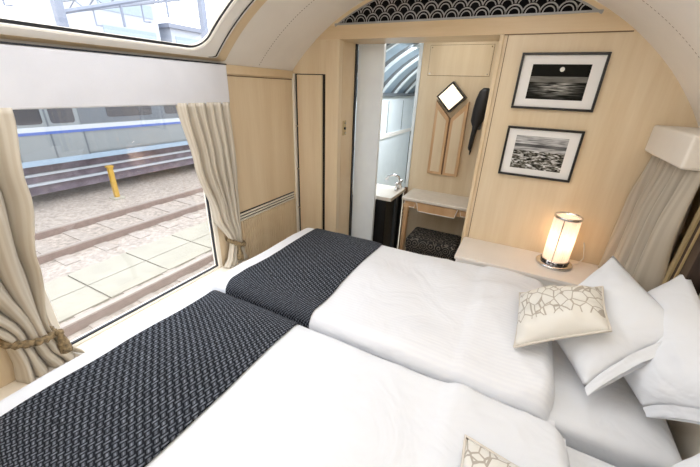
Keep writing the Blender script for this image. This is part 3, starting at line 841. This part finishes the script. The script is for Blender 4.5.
# ------------------------------------------------------------------ pillows and cushions
def pillow(name, c, th, mat, label, cat, seed=0, hem=None, pipe=False, group=None, n=30, low=.55):
    P = [Vector(p) for p in c]                       # P00 P10 P11 P01
    nrm = (P[2]-P[0]).cross(P[3]-P[1]).normalized()
    if nrm.z < 0: nrm = -nrm
    ctr = sum(P, Vector())/4
    def base(u, v):
        p = P[0]*(1-u)*(1-v)+P[1]*u*(1-v)+P[2]*u*v+P[3]*(1-u)*v
        a, b = 2*u-1, 2*v-1
        k = .05*(a*a*(1-b*b)+b*b*(1-a*a))            # sides bow inward between the corners
        return p+(ctr-p)*k
    def prof(u, v):
        a, b = abs(2*u-1), abs(2*v-1)
        return ((1-a**2.6)**.62)*((1-b**2.6)**.62)
    def f(sgn):
        def g(u, v):
            p = prof(u, v)
            w = th*(.15*nz(u*3.2, v*3.2, seed)+.10*nz(u*8, v*7, seed+4))*min(1, p*3)
            w += th*.10*sin(14*(u+v)+5*nz(u*2, v*2, seed))*exp(-((u-.0)**2+(v-.0)**2)*6)*min(1, p*3)
            return base(u, v)+nrm*(sgn*th*p*(1 if sgn > 0 else low)+w*(1 if sgn > 0 else .4))
        return g
    bm = B(); grid(bm, n, n, f(1)); grid(bm, n, n, f(-1))
    bmesh.ops.remove_doubles(bm, verts=bm.verts[:], dist=.0004)
    o = obj(name, bm, mat, smooth=True); tag(o, label, cat, group)
    if hem is not None:                              # open flap of the pillowcase along one side
        e0, e1, out = hem
        bm = B(); A, C = P[e0], P[e1]; off = Vector(out)
        def h(sg):
            def q(u, v):
                p = A+(C-A)*u; bow = 4*u*(1-u)
                p = p+(ctr-p)*(.05*bow)
                return p+off*v+nrm*(sg*th*.36*(bow**.7)*(1-.55*v)+.006*nz(u*7, v*3, seed))
            return q
        grid(bm, 24, 5, h(1)); grid(bm, 24, 5, h(-.5))
        obj('pillowcase_flap', bm, mat, o, smooth=True)
    if pipe:
        pts = [base(t, 0) for t in [k/20 for k in range(20)]]+[base(1, t) for t in [k/20 for k in range(20)]]+[base(1-t, 1) for t in [k/20 for k in range(20)]]+[base(0, 1-t) for t in [k/20 for k in range(21)]]
        bm = B(); tube(bm, pts, .005, 6); obj('piping', bm, M['piping'], o, smooth=True)
    return o
# far bed
pillow('pillow', [(.25, 1.53, .675), (.395, 1.19, .67), (.668, 1.365, .91), (.488, 1.80, .972)], .085, M['linen'],
       'white pillow leaning behind the silver patterned cushion, front one on the far bed', 'pillow', 2, hem=(1, 2, (.008, -.028, -.010)))
pillow('pillow', [(.45, 1.62, .66), (.575, 1.21, .655), (.72, 1.02, .88), (.712, 1.70, 1.012)], .075, M['linen'],
       'white pillow on the far bed against the headboard behind another pillow', 'pillow', 7, hem=(1, 2, (.008, -.03, -.010)))
pillow('cushion', [(.147, 1.242, .705), (.425, 1.275, .885), (.415, 1.50, .94), (.142, 1.60, .755)], .08, M['cushion'],
       'small silver net patterned white cushion resting on the far bed pillow', 'cushion', 3, pipe=True)
# near bed
pillow('cushion', [(.04, .40, .72), (.36, .38, .78), (.36, .64, .80), (.035, .73, .735)], .06, M['cushion'],
       'silver net patterned white cushion at the bottom edge of the photo on the near bed', 'cushion', 11, pipe=True)
pillow('pillow', [(.43, .82, .665), (.50, .42, .665), (.70, .52, .88), (.695, 1.02, .88)], .07, M['linen'],
       'white pillow on the near bed at the bottom right corner of the photo', 'pillow', 9)

# ------------------------------------------------------------------ outside
GZ = -1.2
struct('ground', bx(-60, -2.0, -25, 60, GZ-.3, GZ-.02), M['ballast'])
sl = B(); y = -8
while y < 34:
    box(sl, -5.30, -4.72, y+.014, y+.886, GZ-.05, GZ+.01); box(sl, -5.90, -5.32, y+.014, y+.886, GZ-.05, GZ+.01); y += .9
struct('trim_16', sl, M['slab'])
def track(xa, xb, label):
    t = empty('railway_track', ((xa+xb)/2, 4, GZ), label, 'railway track')
    for x in (xa, xb):
        r = obj('rail', bx(x-.05, x+.05, -12, 40, GZ-.02, GZ+.10), M['rail'], t)
        obj('rail_head', bx(x-.04, x+.04, -12, 40, GZ+.10, GZ+.12), M['railtop'], r)
    bm = B(); y = -6
    while y < 30:
        box(bm, min(xa, xb)-.45, max(xa, xb)+.45, y, y+.22, GZ-.05, GZ-.005); y += .62
    s = obj('sleepers', bm, M['sleeper'], t); s['kind'] = 'stuff'
track(-3.35, -4.42, 'near railway track just outside the window')
track(-6.73, -7.85, 'middle railway track beyond the concrete slab walkway')

TX = -9.6
def rr_pane(y0, y1, z0, z1, x0, x1, r=.07):
    pts = []
    for cy, cz, a0 in ((y1-r, z1-r, 0), (y0+r, z1-r, 90), (y0+r, z0+r, 180), (y1-r, z0+r, 270)):
        for k in range(6): a = radians(a0+18*k); pts.append((cy+r*cos(a), cz+r*sin(a)))
    bm = B(); prism(bm, pts, 'x', x0, x1); return bm
tn = empty('commuter_train', (TX-1.4, 6, GZ), 'grey commuter train with blue stripe standing outside beyond the window', 'train')
bm = B(); box(bm, TX-2.8, TX, -14, 40, -.16, 2.45); obj('body', bm, M['train_body'], tn, bevel=.12, seg=4)
obj('white_stripe', bx(TX, TX+.032, -14, 40, .50, .60), M['train_white'], tn)
obj('blue_stripe', bx(TX, TX+.033, -14, 40, .44, .50), M['train_blue'], tn)
obj('window_band', bx(TX, TX+.008, -14, 40, .62, 1.75), M['train_grey'], tn)
obj('sill_beam', bx(TX-.02, TX+.03, -14, 40, -.22, -.10), M['train_pale'], tn)
obj('underframe', bx(TX-2.6, TX-.35, -14, 40, -.95, -.2), M['under'], tn)
for z in (-.50, -.72): obj('pipe', bx(TX-.30, TX-.24, -14, 40, z, z+.06), M['train_white'], tn)
for y in (-1.0, 6.6, 12.0):
    obj('equipment_box', bx(TX-.5, TX-.08, y+1.3, y+3.2, -.9, -.25), M['under'], tn, bevel=.03)
for y in (3.06, 9.4, 16.0):
    d = obj('door', bx(TX, TX+.02, y, y+1.3, -.12, 1.9), M['train_body'], tn)
    for yy in (y+.09, y+.72):
        obj('door_window', rr_pane(yy, yy+.48, .66, 1.6, TX+.015, TX+.026), M['train_glass'], d)
    for yy in (y-.03, y+.635, y+1.3): obj('door_seam', bx(TX+.018, TX+.028, yy, yy+.03, -.12, 1.9), M['train_grey'], d)
for y in (5.0, 6.6, 8.0, 11.4, 13.2, 18, 20): obj('window', rr_pane(y, y+1.2, .74, 1.6, TX+.004, TX+.014), M['train_glass'], tn)
for y in (.2, 14.2):
    bg = obj('bogie', bx(TX-.75, TX-.4, y, y+3.0, -.9, -.55), M['under'], tn, bevel=.05)
    for yy in (y+.45, y+2.5):
        bm = B(); lathe(bm, [(.42, -.06), (.43, 0), (.40, .06), (.001, .07)], (0, 0, 0), 28)
        bmesh.ops.rotate(bm, verts=bm.verts[:], matrix=Matrix.Rotation(pi/2, 3, 'Y')); bmesh.ops.translate(bm, verts=bm.verts[:], vec=(TX-.6, yy, -.62)); obj('wheel', bm, M['rail'], bg)
mp = empty('marker_post', (-9.1, 4.5, GZ), 'slim yellow trackside marker post in front of the grey train', 'marker post')
obj('post', bx(-9.14, -9.05, 4.44, 4.54, GZ-.02, -.40), M['yellow'], mp)
obj('cap', bx(-9.16, -9.03, 4.42, 4.56, -.40, -.36), M['yellow'], mp)
obj('foot', bx(-9.22, -8.97, 4.36, 4.62, GZ-.03, GZ+.03), M['slab'], mp)

# station gantries and buildings seen through the roof window
def gantry(y, x0, x1, z, label):
    g = empty('overhead_gantry', (x0, y, GZ), label, 'gantry')
    for x in (x0, x1):
        bm = B(); box(bm, x-.12, x+.12, y-.12, y+.12, GZ-.02, z+1.0); obj('mast', bm, M['gantry'], g)
    bm = B()
    for zz in (z, z+.55): box(bm, x0, x1, y-.05, y+.05, zz, zz+.09) if x0 < x1 else box(bm, x1, x0, y-.05, y+.05, zz, zz+.09)
    n = 12; a, b = min(x0, x1), max(x0, x1)
    for k in range(n):
        p0 = (a+(b-a)*k/n, y, z+(.05 if k % 2 else .55)); p1 = (a+(b-a)*(k+1)/n, y, z+(.55 if k % 2 else .05)); tube(bm, [p0, p1], .035, 5)
    obj('truss', bm, M['gantry'], g)
    for k, xx in enumerate((a+(b-a)*.3, a+(b-a)*.65)):
        bm = B(); tube(bm, [(xx, y, z), (xx, y, z-.7), (xx+.5, y, z-.75)], .04, 6); obj('drop_arm', bm, M['gantry'], g)
gantry(6.65, -14, -24, 4.6, 'nearer pale steel overhead line gantry seen through the roof window')
gantry(12.3, -14, -26, 5.0, 'farther pale steel overhead line gantry seen through the roof window')
br = empty('bracket_beam', (-14, 8.0, 3.9), 'sloping steel bracket beam with hanging insulators between the overhead gantries', 'bracket beam')
bm = B(); tube(bm, [(-14.05, 6.6, 3.48), (-14.05, 12.3, 5.30)], .075, 6); obj('beam', bm, M['gantry'], br)
for yy in (8.7, 10.6):
    bm = B(); z0 = 3.48+(yy-6.6)*.319; tube(bm, [(-14.05, yy, z0), (-14.05, yy, z0-.75)], .05, 6); obj('hanger', bm, M['gantry'], br)
def building(x0, x1, y0, y1, h, fl, label):
    g = empty('station_building', ((x0+x1)/2, (y0+y1)/2, GZ), label, 'building')
    obj('wall', bx(x0, x1, y0, y1, GZ-.02, h), M['far_building'], g)
    obj('roof', bx(x0-.3, x1+.3, y0-.3, y1+.3, h, h+.35), M['gantry'], g)
    z = .6
    while z < h-1:
        obj('window_band', bx(x1, x1+.05, y0+.4, y1-.4, z, z+.9), M['far_glass'], g); z += fl
building(-42, -30, 16.5, 21.5, 8.0, 1.9, 'taller pale station office block beyond the train')
building(-42, -30, 22.6, 32, 5.9, 1.9, 'lower pale station building beside the taller office block')

# ------------------------------------------------------------------ light
w = bpy.data.worlds.new('sky'); SC.world = w; w.use_nodes = True
nt = w.node_tree; bg = nt.nodes['Background']
tc = N(nt, 'ShaderNodeTexCoord'); n1 = N(nt, 'ShaderNodeTexNoise'); n1.inputs['Scale'].default_value = 2.5; n1.inputs['Detail'].default_value = 5
nt.links.new(tc.outputs['Generated'], n1.inputs['Vector'])
r = ramp(nt, [(.35, rgb('E4EEFF')), (.65, rgb('FFFFFF'))]); nt.links.new(n1.outputs['Fac'], r.inputs['Fac']); nt.links.new(r.outputs['Color'], bg.inputs['Color'])
bg.inputs['Strength'].default_value = 3.4

def area(name, loc, rot, sx, sy, e, col):
    l = bpy.data.lights.new(name, 'AREA'); l.shape = 'RECTANGLE'; l.size = sx; l.size_y = sy; l.energy = e; l.color = col
    o = bpy.data.objects.new(name, l); COL.objects.link(o); o.location = loc; o.rotation_euler = rot; return o
area('ceiling_fill', (-.45, .25, 2.20), (0, 0, 0), 1.0, .9, 4.5, (.98, .98, 1))  # added soft fill under the vault, no fitting modelled
area('ceiling_fill', (-.15, 1.2, 2.16), (0, radians(10), 0),   .7, 1.0, 6.5, (1, .98, .95))  # second added fill, brightens the far bed and walls
area('vestibule_fill', (-1.0, 3.9, 2.05), (0, 0, 0),   .6, 1.2, 45, (.93, .97, 1))  # added cool fill to brighten the vestibule, source unseen
area('niche_fill', (-.6, 2.82, 2.16), (0, 0, 0),   .4, .2, 1.2, (1, .97, .92))  # added fill for the niche, kept out of sight behind the lintel
def point(name, loc, e, col, r):
    l = bpy.data.lights.new(name, 'POINT'); l.energy = e; l.color = col; l.shadow_soft_size = r
    o = bpy.data.objects.new(name, l); COL.objects.link(o); o.location = loc; return o
point('rear_fill', (.2, -.50, 2.0), 8, (1, .97, .93), .15)  # added fill behind the camera, evens out ceiling and walls
point('lamp_bulb_light', (LX, LY, LZ+.17), 1.0, (1, .74, .46), .03)

# ------------------------------------------------------------------ camera
cam = bpy.data.cameras.new('camera'); co = bpy.data.objects.new('camera', cam); COL.objects.link(co)
cam.sensor_width = 36; cam.lens = 327.28*36/700; cam.clip_start = .02
yaw, pit, rol = -.46591213, .41946499, .03896121
f = Vector((sin(yaw)*cos(pit), cos(yaw)*cos(pit), -sin(pit)))
rt = f.cross(Vector((0, 0, 1))).normalized(); up = rt.cross(f)
r2 = cos(rol)*rt+sin(rol)*up; u2 = -sin(rol)*rt+cos(rol)*up
mw = Matrix((r2, u2, -f)).transposed().to_4x4(); mw.translation = Vector((0, 0, 1.65))
co.matrix_world = mw
SC.camera = co
SC.view_settings.view_transform = 'Standard'; SC.view_settings.look = 'None'; SC.view_settings.exposure = 0.14
